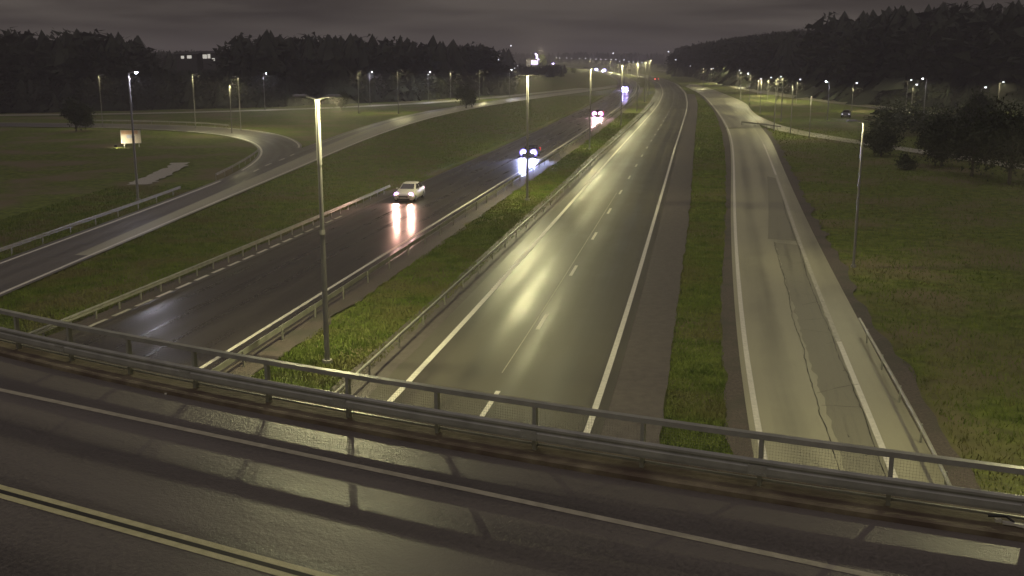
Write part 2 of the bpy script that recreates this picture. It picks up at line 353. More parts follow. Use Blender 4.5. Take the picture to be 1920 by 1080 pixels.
line(LC_P[LC_P[:, 1] < 420], -1.55, .20, M['paint'], lc)
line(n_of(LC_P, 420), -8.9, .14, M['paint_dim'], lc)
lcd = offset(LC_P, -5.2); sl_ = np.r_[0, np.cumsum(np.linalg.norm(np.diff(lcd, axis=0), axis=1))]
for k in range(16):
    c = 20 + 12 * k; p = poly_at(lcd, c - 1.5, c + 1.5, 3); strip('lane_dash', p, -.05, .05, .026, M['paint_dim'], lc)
lad = offset(LC_LR, .55); sl2 = np.r_[0, np.cumsum(np.linalg.norm(np.diff(lad, axis=0), axis=1))]
s0 = np.interp(46, lad[:, 1], sl2)
for k in range(17):
    c = s0 + 2.05 * k; p = poly_at(lad, c, c + 1.5, 2); strip('kerb_dash', p, -.11, .11, .04, M['paint'] if 2 < k < 12 else M['paint_old'], lc)
for k in range(30):
    c = np.interp(62, LC_P[:, 1], np.r_[0, np.cumsum(np.linalg.norm(np.diff(LC_P, axis=0), axis=1))]) + k * .45
    p = poly_at(offset(LC_P, -1.55), c, c + .2, 2); strip('line_rib', p, -.14, .14, .033, M['paint'], lc)
line(R2_R[R2_R[:, 1] < 400], 0, .22, M['paint'], r2); line(n_of(R2_Lm, 104), -.1, .22, M['paint'], r2)
line(R2_Lm[R2_Lm[:, 1] > 146], .3, .18, M['paint_old'], r2)
line(LOOP_I[LOOP_I[:, 1] > 112], .3, .26, M['paint'], r2, z=.032); line(LOOP_O[LOOP_O[:, 1] > 141], -.3, .26, M['paint'], r2, z=.032)
gd = [at(*p) for p in [(470, 325), (500, 310), (530, 299), (552, 289)]]
gd = resample(np.array(gd), step=1.0)
sg = np.r_[0, np.cumsum(np.linalg.norm(np.diff(gd, axis=0), axis=1))][-1]
for k in range(4):
    c = 1.5 + k * (sg - 4) / 3; p = poly_at(gd, c, c + 2.6, 3); strip('lane_dash', p, -.11, .11, .034, M['paint'], r2)
# cracks of the pale slip road: jagged tar lines
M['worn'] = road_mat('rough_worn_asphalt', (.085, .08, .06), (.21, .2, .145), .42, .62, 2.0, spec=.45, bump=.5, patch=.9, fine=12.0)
def crack(P, amp, wd, parent, z=.036, step=.35):
    P = resample(P, step=step); o = np.cumsum(rng.normal(0, amp, len(P))); o -= np.linspace(o[0], o[-1], len(o)); ww = wd * rng.uniform(.25, 1.3, len(P))
    n = normals(P); A = P + n * (o - ww / 2)[:, None]; B = P + n * (o + ww / 2)[:, None]
    return sheet2('crack', A, B, z, M['crack'], parent, cols=1)
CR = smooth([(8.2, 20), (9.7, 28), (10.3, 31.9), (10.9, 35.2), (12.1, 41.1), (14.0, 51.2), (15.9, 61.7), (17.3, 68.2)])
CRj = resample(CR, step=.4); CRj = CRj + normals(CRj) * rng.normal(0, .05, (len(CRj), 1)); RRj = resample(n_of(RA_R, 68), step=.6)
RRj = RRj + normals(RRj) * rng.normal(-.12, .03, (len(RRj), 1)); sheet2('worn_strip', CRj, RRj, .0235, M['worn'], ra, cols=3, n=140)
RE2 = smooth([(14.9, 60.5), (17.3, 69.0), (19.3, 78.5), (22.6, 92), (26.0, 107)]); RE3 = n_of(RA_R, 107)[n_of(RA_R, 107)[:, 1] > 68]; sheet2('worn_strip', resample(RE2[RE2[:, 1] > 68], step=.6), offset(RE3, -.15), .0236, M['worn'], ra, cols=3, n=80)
crack(CR, .02, .028, ra); crack(offset(n_of(RA_R, 90), -.17), .015, .03, ra)
for k in range(22):
    y0 = 27 + k * 2.6 + rng.uniform(-.6, .6); i = np.argmin(abs(CR[:, 1] - y0)); a = CR[i]; j = np.argmin(abs(RA_R[:, 1] - y0)); b = RA_R[j]
    if y0 > 68: j = np.argmin(abs(RA_R[:, 1] - y0)); b = RA_R[j]; a = b - np.array([2.4, 0])
    t0, t1 = sorted(rng.uniform(-.15, 1.15, 2)); crack(np.array([a + (b - a) * t0, a + (b - a) * t1 + [0, rng.uniform(-.3, .3)]]), .03, .025, ra, z=.037)
lng = offset(n_of(RC_L, 110), 3.25)
strip('joint_line', n_of(lng, 95)[14:], -.02, .02, .030, M['paint_old'], rc)

# ------------------------------------------------------------------ guard rails
BEAM = [(0.0, .42), (.07, .44), (.07, .50), (.03, .535), (.07, .57), (.07, .63), (0.0, .66), (-.012, .66), (-.012, .42)]
PIPE = [(.0, .56), (.06, .56), (.085, .59), (.085, .64), (.06, .67), (.0, .67), (-.02, .64), (-.02, .59)]
def guard_rail(P, side, label, spacing=4.0, height=1.0, group='steel guard rails beside the roads', phase=0.0, pipe=False):
    """side: +1 beam faces right of travel"""
    P = resample(P, step=1.5)
    t = empty('guard_rail', (P[0][0], P[0][1], 0)); tag(t, label, 'guard rail', group)
    L0 = P - P[0]; p3 = np.c_[L0, np.zeros(len(P))]
    prof = [(side * (a + .05), z * height) for a, z in (PIPE if pipe else BEAM)]
    if side < 0: prof = prof[::-1]
    b = MB().sweep(p3, prof); b.build('rail_beam', M['rail'], t)
    ss = np.r_[0, np.cumsum(np.linalg.norm(np.diff(L0, axis=0), axis=1))]; pm = None; c = phase; nn = normals(P)
    while c < ss[-1]:
        i = min(np.searchsorted(ss, c), len(ss) - 1); q = [np.interp(c, ss, L0[:, k]) for k in (0, 1)]; a = math.atan2(nn[i][1], nn[i][0])
        if pm is None:
            m = MB().box((0, 0, .28 * height), (.06, .09, .70 * height)).box((.045 * side, 0, .58 * height), (.05, .12, .08)); o = m.build('post', M['rail'], t); pm = o
        else: o = link('post', pm.data, t)
        o.location = (q[0], q[1], 0); o.rotation_euler = (0, 0, a); c += spacing
    return t
s_ph = 0.0
guard_rail(LC_P[(LC_P[:, 1] > 24) & (LC_P[:, 1] < 330)], -1, 'long steel guard rail along the right edge of the dark wet carriageway', phase=2.2)
guard_rail(RCR, 1, 'dark guard rail between green median and the lit carriageway', pipe=True)
guard_rail(LC_LR, 1, 'guard rail on the grass slope left of the wet carriageway, ending by the white car', spacing=2.0)
guard_rail(n_of(smooth([(-31.9, 40), (-31.5, 55), (-31.1, 63), (-30.6, 72), (-30.0, 80), (-29.7, 95.2)]), 95), 1, 'guard rail outside the left slip road, nearest the frame edge')
guard_rail(smooth([at(*p, .7) for p in [(404, 324), (430, 312), (455, 298), (475, 286), (483, 279)]], it=3, win=2), 1, 'short guard rail inside the bend of the loop road')
guard_rail(smooth([at(*p, .7) for p in [(172, 224), (230, 224.5), (290, 225.5), (350, 227.5), (400, 230), (430, 233.5)]], it=3, win=2), 1, 'pale guard rail behind the loop road, lit from above')
guard_rail(smooth([(9.2, 16), (11.0, 22), (12.0, 26.3), (12.7, 29.8), (13.3, 33.1), (14.1, 37.3), (14.8, 41.6), (15.5, 45.2)], it=3, win=3), -1, 'steel guard rail on the right verge starting beside the pale slip road', pipe=True)
guard_rail(smooth([at(*p, .7) for p in [(1391, 227), (1420, 229.5), (1447, 233), (1465, 236)]], it=2, win=2), 1, 'thin guard rail at the gore of the side road')

# ------------------------------------------------------------------ street lamps
def spot(name, loc, parent, power, color=LAMP_C, ang=178, blend=.35, rad=.035, rot=(0, 0, 0)):
    l = bpy.data.lights.new(name, 'SPOT'); l.energy = power; l.color = color; l.spot_size = R(ang); l.spot_blend = blend; l.shadow_soft_size = rad
    o = bpy.data.objects.new(name, l); COL.objects.link(o); o.parent = parent; o.location = loc; o.rotation_euler = rot
    return o
PROTO = {}
def lamp_mesh(kind, h):
    key = (kind, round(h, 1))
    if key in PROTO: return PROTO[key]
    d = {}
    r0 = .105 if h > 9.5 else .075
    pole = MB().tube((0, 0, -.1), (0, 0, h * .50), r0 * 1.05, r0 * .95, 12).tube((0, 0, h * .50), (0, 0, h * .515), r0 * 1.15, r0 * 1.0, 12)
    d['pole'] = pole
    d['upper_pole'] = MB().tube((0, 0, h * .515), (0, 0, h * .76), r0 * .84, r0 * .8, 12).tube((0, 0, h * .76), (0, 0, h), r0 * .95, r0 * .74, 12)
    d['foot'] = MB().tube((0, 0, -.05), (0, 0, .12), r0 * 2.1, r0 * 2.0, 10).box((0, -r0 * 1.02, .75), (.1, .03, .4))
    arms = []
    for s_ in ((1, -1) if kind == 'double' else (1,)):
        a = MB().tube((0, 0, h - .02), (s_ * .16, 0, h + .05), .045, .04, 8).tube((s_ * .16, 0, h + .05), (s_ * .42, 0, h + .11), .04, .035, 8)
        hd = MB().box((s_ * .66, 0, h + .155), (.56, .26, .05), taper=.75)
        for bx, by, sx_, sy_ in ((.66, .125, .56, .012), (.66, -.125, .56, .012), (.386, 0, .012, .238), (.934, 0, .012, .238)): hd.box((s_ * bx, by, h + .11), (sx_, sy_, .045))
        gl = MB().box((s_ * .68, 0, h + .125), (.40, .16, .012))
        arms.append((a, hd, gl))
    PROTO[key] = (d, arms); return PROTO[key]
MESHC = {}
def mk(name, key, mb, m, parent):
    k = (key, name)
    if k in MESHC: return link(name, MESHC[k], parent)
    o = mb.build(name, m, parent, smooth=False); MESHC[k] = o.data; return o
def street_lamp(x, y, h, kind, label, power=LAMP_W, rz=0.0, group='tall street lamps along the roads', color=LAMP_C, bowl=False, z=0.0, glass=None, side2=1.0):
    h = round(h, 1); d, arms = lamp_mesh(kind, h); t = empty('street_lamp', (x, y, z), rz); tag(t, label, 'street lamp', group)
    for n, mb in d.items(): mk(n, (kind, h), mb, M['polesteel'] if n != 'foot' else M['concrete'], t)
    for i, (a, hd, gl) in enumerate(arms):
        mk('arm', (kind, h, i), a, M['polesteel'], t); ho = mk('lamp_head', (kind, h, i), hd, M['polesteel'], t); ho['label'] = ho.get('label', '') or 'flat lamp head'
        del ho['label']
        g = glass or (M['lampglass_cool'] if bowl else M['lampglass'])
        if bowl:                                        # hanging bowl that shows its light sideways
            b = MB(); c = (.66 * (1 if i == 0 else -1), 0, h + .06)
            for k in range(3):
                r_a, r_b = (.13, .13, .10)[k], (.13, .10, .03)[k]; b.tube((c[0], 0, c[2] + .05 - .05 * k), (c[0], 0, c[2] - .05 * k), r_a, r_b, 10)
            mk('lamp_glass', (kind, h, i, 'bowl', g.name), b, g, ho)
        else: mk('lamp_glass', (kind, h, i, g.name), gl, g, ho)
        if power: spot('lamp_light', (.68 * (1 if i == 0 else -1), 0, h - .14 if bowl else h + .105), t, power * (side2 if i == 1 else 1), color)
    return t
ORD = ['first', 'second', 'third', 'fourth', 'fifth', 'sixth', 'seventh', 'eighth', 'ninth']
med = [(-7.4, 40.5), (1.3, 89.2), (10.2, 139), (19.3, 188), (27.8, 237), (35.7, 287), (43.2, 338), (50.5, 392)]
for i, (x, y) in enumerate(med):
    street_lamp(x, y, 10.4, 'double', f'{ORD[i]} double-armed lamp pole in the green median counting from the bridge', rz=R(-10),
                group='double-armed lamps in the motorway median', power=LAMP_W * (1.25 if y < 60 else 1 if y < 250 else .6), side2=.35 if y < 60 else 1.0)
street_lamp(-16.0, -8.5, 10.4, 'double', 'double-armed median lamp behind the bridge, out of view', rz=R(-10), group='double-armed lamps in the motorway median', power=LAMP_W * .8)
street_lamp(15.6, 27.2, 10.4, 'single', 'lamp pole past the right frame edge lighting the bridge deck', rz=R(200), power=LAMP_W * .6)

def lamp_px(top, base, label, rz=0, power=LAMP_W * .6, bowl=False, color=LAMP_C, hmin=7.0, hmax=10.6, kind='single'):
    b = at(*base); dpt = b[1]; v_ = -(top[1] - 540) / 1970
    dy = math.cos(TILT) + v_ * math.sin(TILT); dz = -math.sin(TILT) + v_ * math.cos(TILT); h = CAM_H + dz * dpt / dy
    return street_lamp(b[0], b[1], min(max(h, hmin), hmax), kind, label, power, rz, color=color, bowl=bowl)
lamp_px((244, 138), (259, 375), 'tall pole with bright star lamp rising in front of the pale sign board', bowl=True, color=COOL_C, power=LAMP_W * .12)
lamp_px((497, 138), (497, 206), 'lamp with a bright cool light standing beyond the loop road grass', bowl=True, color=COOL_C, power=LAMP_W * .5)
lamp_px((448, 145), (452, 245), 'pole beside the loop road with its arm pointing left', rz=R(180))
lamp_px((427, 160), (435, 250), 'shorter pole at the outer edge of the loop bend')
lamp_px((363, 140), (367, 240), 'dim pole left of the loop bend behind the pale guard rail', power=LAMP_W * .35)
lamp_px((187, 142), (193, 238), 'faint unlit pole near the dark bush on the left', power=LAMP_W * .25)
lamp_px((669, 134), (673, 212), 'thin lamp pole left of a pair near the far grass strip')
lamp_px((692, 135), (694, 197), 'lamp with a small bright light, right of the pair by the far road', bowl=True, color=COOL_C)
lamp_px((746, 132), (747, 212), 'lamp pole behind the upper slip road with its arm to the right')
lamp_px((803, 135), (803, 190), 'lamp with a bright star light on the far road edge', bowl=True, color=COOL_C)
lamp_px((845, 135), (845, 187), 'plain thin pole between two far road lamps', power=LAMP_W * .8)
lamp_px((899, 132), (899, 187), 'thin pole where the far road nears the slip road', power=LAMP_W * .8)
lamp_px((955, 131), (955, 181), 'slim pole next to the cluster of white lights', bowl=True, color=COOL_C, power=LAMP_W * .4)
RG = 'tall street lamps along the roads'
lamp_px((1619, 232), (1600, 500), 'lone lamp pole standing on the dark right-hand grass', rz=R(180), power=LAMP_W * .22)
lamp_px((1521, 180), (1517, 257), 'pole on the near edge of the side road, rightmost of that row', rz=R(180), hmin=6.1, power=LAMP_W * .26)
lamp_px((1487, 159), (1482, 249), 'pole in the row by the side road, second from the right', rz=R(180), power=LAMP_W * .26)
lamp_px((1455, 150), (1451, 245), 'pole crossing the widest part of the side road', rz=R(180), power=LAMP_W * .26)
lamp_px((1468, 147), (1464, 228), 'taller pole just right of the one crossing the side road', rz=R(180), power=LAMP_W * .26)
lamp_px((1428, 150), (1425, 212), 'pole behind the bright curve of the side road', rz=R(180), power=LAMP_W * .6)
lamp_px((1407, 138), (1405, 195), 'pole with a small light beside the bright slip road curve', rz=R(180), bowl=True, power=LAMP_W * .6)
lamp_px((1391, 135.5), (1388, 186), 'pole left of the small-lit one by the slip road curve', rz=R(180), power=LAMP_W * .6)
lamp_px((1318, 129), (1318, 165), 'far pole above the top of the grass strip', rz=R(180), power=LAMP_W * .7)
lamp_px((1363, 133), (1363, 158), 'far pole by the lit patch of local road', rz=R(180), power=LAMP_W * .7)
lamp_px((1555, 153), (1551, 225), 'lamp with a bright violet-white star left of its pole', rz=R(180), bowl=True, color=COOL_C, power=LAMP_W * .16)
lamp_px((1736, 148), (1730, 236), 'rightmost tall lamp with a bright star over the dark slope', rz=R(180), bowl=True, color=COOL_C, power=LAMP_W * .16)

# distant small lamps, given by where their light shows and how far they stand
def far_lamp(px, py, d, label, group, hh=8.0, power=0.0, size=1.0, glass='dot'):
    v_ = -(py - 540) / 1970; dy = math.cos(TILT) + v_ * math.sin(TILT); dz = -math.sin(TILT) + v_ * math.cos(TILT)
    s_ = d / dy; x = (px - 960) / 1970 * s_; z = CAM_H + dz * s_; gz = float(ground_z(np.array(x), np.array(d)))
    t = empty('street_lamp', (x, d, gz - .1)); tag(t, label, 'street lamp', group)
    top = max(z - gz + .1, 3.0)
    key = round(top, 0), size, glass
    if key not in MESHC:
        pole = MB().tube((0, 0, 0), (0, 0, top - .3), .10, .07, 6).tube((0, 0, top - .3), (.6, 0, top - .1), .05, .05, 5).build('pole', M['polesteel'], t)
        r_ = .22 * size * d / 400
        g = MB().box((.75, 0, top), (r_ * 2.2, r_ * 1.6, r_ * 1.3), taper=.7).box((.75, 0, top + r_ * .75), (r_ * 2.6, r_ * 2, r_ * .25)).build('lamp_glass', M[glass], t)
        MESHC[key] = (pole.data, g.data)
    else:
        link('pole', MESHC[key][0], t); link('lamp_glass', MESHC[key][1], t)
    if power: spot('lamp_light', (.75, 0, top - .5), t, power)
    return t
NTH = ['leftmost, first', 'second', 'third', 'fourth', 'fifth', 'sixth', 'seventh', 'eighth', 'ninth', 'tenth', 'eleventh', 'twelfth', 'thirteenth', 'fourteenth', 'fifteenth', 'sixteenth', 'seventeenth', 'eighteenth']
row = [(1042, 108), (1048, 109), (1061, 109.5), (1070, 109.5), (1085, 110), (1096, 110.5), (1106, 111), (1116, 111.5), (1125, 112), (1134, 112.5), (1144, 113), (1153, 113), (1160, 115), (1168, 115), (1177, 115.5), (1185, 116), (1194, 116.5), (1201, 117)]
for i, (a, b) in enumerate(row):
    far_lamp(a, b, 1100 - i * 28, 'tiny lamp, ' + NTH[i] + ' from the left in the long row of lights on the horizon', 'row of tiny lamps on the horizon', size=.55, power=16000 if i % 2 == 0 else 0)
misc = [(1441, 145.5, 300, 'white light above the side road, left of a pair'), (1459, 144, 290, 'white light above the side road, right of a pair'),
        (1383, 132, 420, 'small white light over the lit local road patch'), (1334, 128, 480, 'dim white light above the bright merge of roads'),
        (1292, 124, 600, 'faint light right of the far curve'), (1265, 112, 700, 'dim light under the hill above the tail lights'),
        (1251, 97, 650, 'bright high light on the slope above the far curve'), (1501, 133, 380, 'pale light on the dark wooded slope'),
        (1487, 120, 450, 'faint high light in the woods on the right'), (1422, 148, 330, 'very dim light over the side road'),
        (1703, 144, 250, 'second light just left of the rightmost star lamp'), (1875, 152, 230, 'single white light near the right frame edge'),
        (269, 182, 260, 'low bright light right of the tall pole by the sign board'), (932, 112, 600, 'round white light in the dark woods at centre left'),
        (968, 121, 560, 'white light topmost of a cluster of three'), (962, 129.5, 500, 'white light leftmost of a cluster of three'),
        (956, 86, 700, 'highest faint light on the wooded ridge'), (1148, 100, 900, 'small bluish light over the row of tiny lamps'),
        (315, 114, 420, 'faint yellowish light left of the houses on the ridge')]
for a, b, d, lb in misc:
    far_lamp(a, b, d, lb, 'scattered distant lamps', glass='dot', size=1.0, power=4500 if b > 125 else 0)
# lit stretches of the local road
for k_, (a, b, d) in enumerate([(1330, 128, 470), (1385, 138, 380), (1495, 150, 275), (1600, 158, 238), (1712, 160, 225), (1840, 170, 205)]):
    far_lamp(a, b, d, 'low ' + NTH[k_].split(', ')[-1] + ' lamp from the left along the local road under the right-hand woods', 'lamps along the local road', power=1300)

# ------------------------------------------------------------------ cars
PAINTS = {}
def car_paint(name, c):
    if name not in PAINTS: PAINTS[name] = mat(name, c, .28, spec=.6, vary=tuple(x * .88 for x in c), vscale=1.5)
    return PAINTS[name]
M['glass'] = mat('car_glass', (.035, .028, .025), .08, spec=.8)
M['tyre'] = mat('tyre_rubber', (.018, .018, .018), .8)
M['rim'] = mat('wheel_rim', (.35, .35, .36), .35, metal=.8)
def loft(sections, cap=True):
    """sections: list of (y, [(x,z) ...half profile from bottom centre to top centre]) mirrored"""
    mb = MB(); rings = []
    for y, pr in sections:
        full = [(x, z) for x, z in pr] + [(-x, z) for x, z in pr[::-1]]
        rings.append([(x, y, z) for x, z in full])
    k = len(rings[0]); v = [p for r_ in rings for p in r_]; f = []
    for i in range(len(rings) - 1):
        for j in range(k):
            j2 = (j + 1) % k; f.append((i * k + j, (i + 1) * k + j, (i + 1) * k + j2, i * k + j2))
    if cap: f += [tuple(range(k)), tuple((len(rings) - 1) * k + j for j in range(k - 1, -1, -1))]
    return mb.add(v, f)
def make_car(x, y, rz, label, paint, head=True, hl_power=900, hl_color=(.9, .85, 1.0), hl_strength=60, rear=False, lens=1.0, ring=None, group='cars on the motorway'):
    """hatchback, front towards -y of its own frame"""
    t = empty('car', (x, y, .02), rz); tag(t, label, 'car', group)
    def sec(y_, w_, zb, zs, zt, wt): return (y_, [(w_ * .86, zb), (w_, zb + .12), (w_ * 1.01, zs * .75), (w_ * .95, zs), (wt, zt)])
    body = loft([sec(-2.08, .62, .32, .55, .62, .45), sec(-2.02, .78, .22, .62, .70, .62), sec(-1.75, .86, .2, .72, .82, .70), sec(-1.2, .88, .2, .82, .93, .74),
                 sec(-.8, .88, .2, .88, .98, .76), sec(.2, .88, .2, .9, .98, .76), sec(1.2, .88, .2, .92, 1.0, .76), sec(1.75, .86, .22, .92, 1.02, .74), sec(2.0, .80, .28, .85, .98, .66), sec(2.07, .70, .38, .7, .8, .55)])
    body.build('body', paint, t, smooth=True)
    def cs(y_, zb, wb, zt, wt): return (y_, [(wb, zb), (wb * .5 + wt * .5 + .02, (zb + zt) / 2), (wt, zt - .03), (wt * .6, zt)])
    cabin = loft([cs(-.92, .93, .72, .97, .68), cs(-.2, .93, .75, 1.40, .56), cs(.1, .93, .75, 1.46, .56), cs(.9, .93, .75, 1.46, .56), cs(1.45, .93, .74, 1.38, .54), cs(1.95, .93, .70, 1.0, .62)])
    cabin.build('cabin', paint, t, smooth=False)
    ws = MB().add([(-.60, -.86, 1.01), (.60, -.86, 1.01), (.49, -.26, 1.385), (-.49, -.26, 1.385)], [(0, 1, 2, 3)]).add([(-.60, -.84, .99), (.60, -.84, .99), (.49, -.24, 1.365), (-.49, -.24, 1.365)], [(3, 2, 1, 0)])
    ws.build('windscreen', M['glass'], t)
    for sx in (1, -1):
        for (ya, yb, yc, yd) in ((-.62, .35, .35, -.12), (.43, 1.5, 1.25, .43)):
            q = [(sx * .765, ya, 1.0), (sx * .765, yb, 1.0), (sx * .60, yc, 1.38), (sx * .60, yd, 1.38)]
            q2 = [(a - sx * .03, b, c) for a, b, c in q]
            MB().add(q, [(0, 1, 2, 3)]).add(q2, [(3, 2, 1, 0)]).build('side_window', M['glass'], t)
        MB().box((sx * .93, -.62, 1.02), (.16, .10, .12)).build('mirror', paint, t)
    MB().add([(-.52, 1.93, 1.04), (.52, 1.93, 1.04), (.46, 1.50, 1.37), (-.46, 1.50, 1.37)], [(0, 1, 2, 3)]).build('rear_window', M['glass'], t)
    for sx in (1, -1):
        for yy in (-1.28, 1.28):
            wh = MB().tube((sx * .70, yy, .31), (sx * .885, yy, .31), .315, .315, 18).build('wheel', M['tyre'], t)
            MB().tube((sx * .86, yy, .31), (sx * .895, yy, .31), .19, .17, 12).build('rim', M['rim'], wh)
    MB().box((0, -2.09, .50), (.80, .04, .14)).box((0, -2.07, .30), (1.1, .05, .12)).build('grille', M['dark'], t)
    MB().box((0, -2.12, .40), (.52, .015, .11)).build('number_plate', M['paint'], t)
    hm = mat('headlight_glass', (1, 1, 1), .2, emit=hl_color, es=hl_strength if head else 0.0)
    rm = mat('tail_light_glass', (.4, .01, .01), .3, emit=(1.0, .08, .05), es=26.0 if rear else .6)
    for sx in (1, -1):
        MB().tube((sx * .62, -1.93, .66), (sx * .64, -2.03, .645), .125 * lens, .10 * lens, 12).build('headlight', hm, t)
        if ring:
            rgm = mat('halo_glow', (1, 1, 1), .2, emit=tuple(c_ ** 1.7 for c_ in ring), es=2.6)
            MB().tube((sx * .62, -1.90, .665), (sx * .63, -1.99, .655), .195 * lens, .19 * lens, 14).build('headlight_halo', rgm, t)  # glowing disc, no lamp: imitates the coloured bloom around the headlight
        MB().box((sx * .68, 2.02, .82), (.2 * lens, .08, .16 * lens)).build('tail_light', rm, t)
        if head:
            spot('headlight_beam', (sx * .64, -2.10, .65), t, hl_power, hl_color, ang=110, blend=.9, rad=.07, rot=(R(-82), 0, 0))
    return t
HD = math.atan2(.178, 1.0)
def road_dir(y): return -HD if y < 300 else -.13
def car_at(px, py, z=.65, **k):
    p = at(px, py, z); return make_car(p[0], p[1] + 2.0, -math.atan(np.interp(p[1], [0, 300, 500, 800, 1200], [.177, .165, .12, .04, -.03])), **k)
white = car_paint('white_car_paint', (.72, .68, .60)); darkp = car_paint('dark_car_paint', (.03, .03, .035))
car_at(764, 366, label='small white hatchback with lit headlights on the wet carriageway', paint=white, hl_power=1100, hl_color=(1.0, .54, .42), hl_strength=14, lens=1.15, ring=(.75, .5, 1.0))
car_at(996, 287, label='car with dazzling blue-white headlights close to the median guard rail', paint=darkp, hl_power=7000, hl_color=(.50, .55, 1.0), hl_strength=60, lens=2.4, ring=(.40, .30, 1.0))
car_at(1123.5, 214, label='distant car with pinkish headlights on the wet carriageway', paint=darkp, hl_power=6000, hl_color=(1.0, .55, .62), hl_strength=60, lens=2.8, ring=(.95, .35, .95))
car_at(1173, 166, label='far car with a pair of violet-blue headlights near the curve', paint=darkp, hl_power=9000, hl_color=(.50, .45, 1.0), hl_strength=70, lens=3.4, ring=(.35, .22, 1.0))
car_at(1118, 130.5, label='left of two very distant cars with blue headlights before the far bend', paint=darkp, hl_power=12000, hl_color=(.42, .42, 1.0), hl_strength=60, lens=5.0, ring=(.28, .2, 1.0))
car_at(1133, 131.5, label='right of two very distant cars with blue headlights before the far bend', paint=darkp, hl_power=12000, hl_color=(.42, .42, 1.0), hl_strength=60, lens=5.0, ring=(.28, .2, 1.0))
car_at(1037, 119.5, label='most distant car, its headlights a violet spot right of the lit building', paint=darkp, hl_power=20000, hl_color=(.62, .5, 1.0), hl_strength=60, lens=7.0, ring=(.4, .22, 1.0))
p = at(1231.5, 148.5, .8); make_car(p[0], p[1], -.10, 'car driving away with red tail lights at the far curve', darkp, head=False, rear=True, lens=2.6)
p = at(1586, 220, 0); make_car(p[0], p[1], R(-20), 'dark parked car with faint white lights in the right-hand field', darkp, hl_power=120, hl_strength=2, group='parked cars')

# ------------------------------------------------------------------ sign board in the grass
b0 = at(247, 275); sb = empty('sign_board', (b0[0], b0[1], 0), R(14)); tag(sb, 'pale square sign board standing in the grass inside the loop', 'sign board')
MB().box((0, 0, 1.35), (2.5, .08, 1.75)).build('panel', mat('sign_face', (.62, .56, .44), .45, vary=(.72, .66, .55), vscale=2), sb)
MB().box((-.15, -.05, 1.92), (2.1, .012, .5)).build('upper_band', mat('sign_orange', (.55, .34, .22), .5, vary=(.6, .42, .26), vscale=2), sb)
MB().box((-.1, -.052, 1.35), (.9, .012, .42)).build('picture_patch', mat('sign_blue', (.42, .46, .56), .5, vary=(.5, .5, .62), vscale=3), sb)
MB().box((0, -.045, 2.235), (2.56, .05, .05)).box((0, -.045, .465), (2.56, .05, .05)).box((-1.26, -.045, 1.35), (.05, .05, 1.72)).box((1.26, -.045, 1.35), (.05, .05, 1.72)).build('frame', M['steel'], sb)
for sx in (-.95, .95): MB().box((sx, .08, .95), (.09, .09, 2.1)).build('leg', M['steel'], sb)
fl = empty('floodlight', (b0[0] - 1.2, b0[1] - 2.6, 0), R(14)); tag(fl, 'small low floodlight in the grass shining on the sign board', 'floodlight')
MB().box((0, 0, .12), (.10, .08, .24)).build('bracket', M['steel'], fl); MB().box((0, 0, .30), (.36, .14, .22)).build('housing', M['dark'], fl)
spot('lamp_light', (0, .12, .42), fl, 420, (1.0, .88, .6), ang=120, blend=.7, rot=(R(78), 0, R(-14)))

# ------------------------------------------------------------------ bridge with railing
BZ = 5.0
RAILB = [(35, 655), (137, 680), (247, 702), (370, 728), (505, 755), (655, 783), (815, 814), (995, 845), (1193, 877), (1410, 908), (1640, 941), (1880, 984)]
rp = np.array([at(x, y, BZ + .08) for x, y in RAILB]); cf = np.polyfit(rp[:, 0], rp[:, 1], 3)
def curve(c, x0, x1, n=120):
    x = np.linspace(x0, x1, n); xc = np.clip(x, -13, 8.5); y = np.polyval(c, xc) + (x - xc) * np.polyval(np.polyder(c), xc); return np.stack([x, y], 1)
RAIL = resample(curve(cf, -60, 40, 400), step=.5)
ed = np.array([at(*p, BZ) for p in [(0, 735), (200, 773), (400, 815), (600, 857), (800, 900), (1000, 942), (1200, 985), (1400, 1031), (1600, 1080)]])
ce = np.polyfit(ed[:, 0], ed[:, 1], 1)
dl = np.array([at(*p, BZ) for p in [(0, 914), (200, 967), (400, 1022), (540, 1062)]]); cd = np.polyfit(dl[:, 0], dl[:, 1], 1)
br = empty('bridge', (0, 20, 0)); tag(br, 'road bridge crossing over the motorway in the foreground, with dark asphalt deck', 'bridge')
def onbr(o): o.parent = br; o.location = (0, -20, 0); return o
outer = offset(RAIL, -.42)          # travel goes +x, right is towards -y (towards camera): negative offset is outside
inner = offset(RAIL, .42)
back = offset(RAIL, 12.6)
onbr(sheet2('deck', inner, back, BZ, M['deck'], cols=16, n=220, kind=None))
bm_ = MB(); p3 = np.c_[RAIL, np.full(len(RAIL), BZ)]
bm_.sweep(p3, [(-.42, -.62), (-.42, .10), (-.36, .115), (.36, .10), (.42, .085), (.42, -.02), (.42, -.62)]); onbr(bm_.build('edge_beam', M['dirtycon'], None))
bm_ = MB(); bm_.sweep(p3, [(.42, -1.0), (.42, -.01), (12.6, -.01), (12.6, -1.0)]); onbr(bm_.build('deck_slab', M['concrete'], None))
bm_ = MB(); bm_.sweep(p3, [(12.6, -.62), (12.6, .1), (13.4, .1), (13.4, -.62)]); onbr(bm_.build('edge_beam', M['dirtycon'], None))
for px_ in ((-9.0, 25.5), (4.2, 14.5)):
    pass
for q in [(-26, 0), (16.5, 0)]:
    i = np.argmin(abs(RAIL[:, 0] - q[0])); n_ = normals(RAIL)[i]; a = math.atan2(n_[1], n_[0]); c = RAIL[i] + n_ * 6.5
    onbr(MB().box((c[0], c[1], 2.0), (11.5, .8, 4.0), rz=a).build('pier', M['concrete'], None))
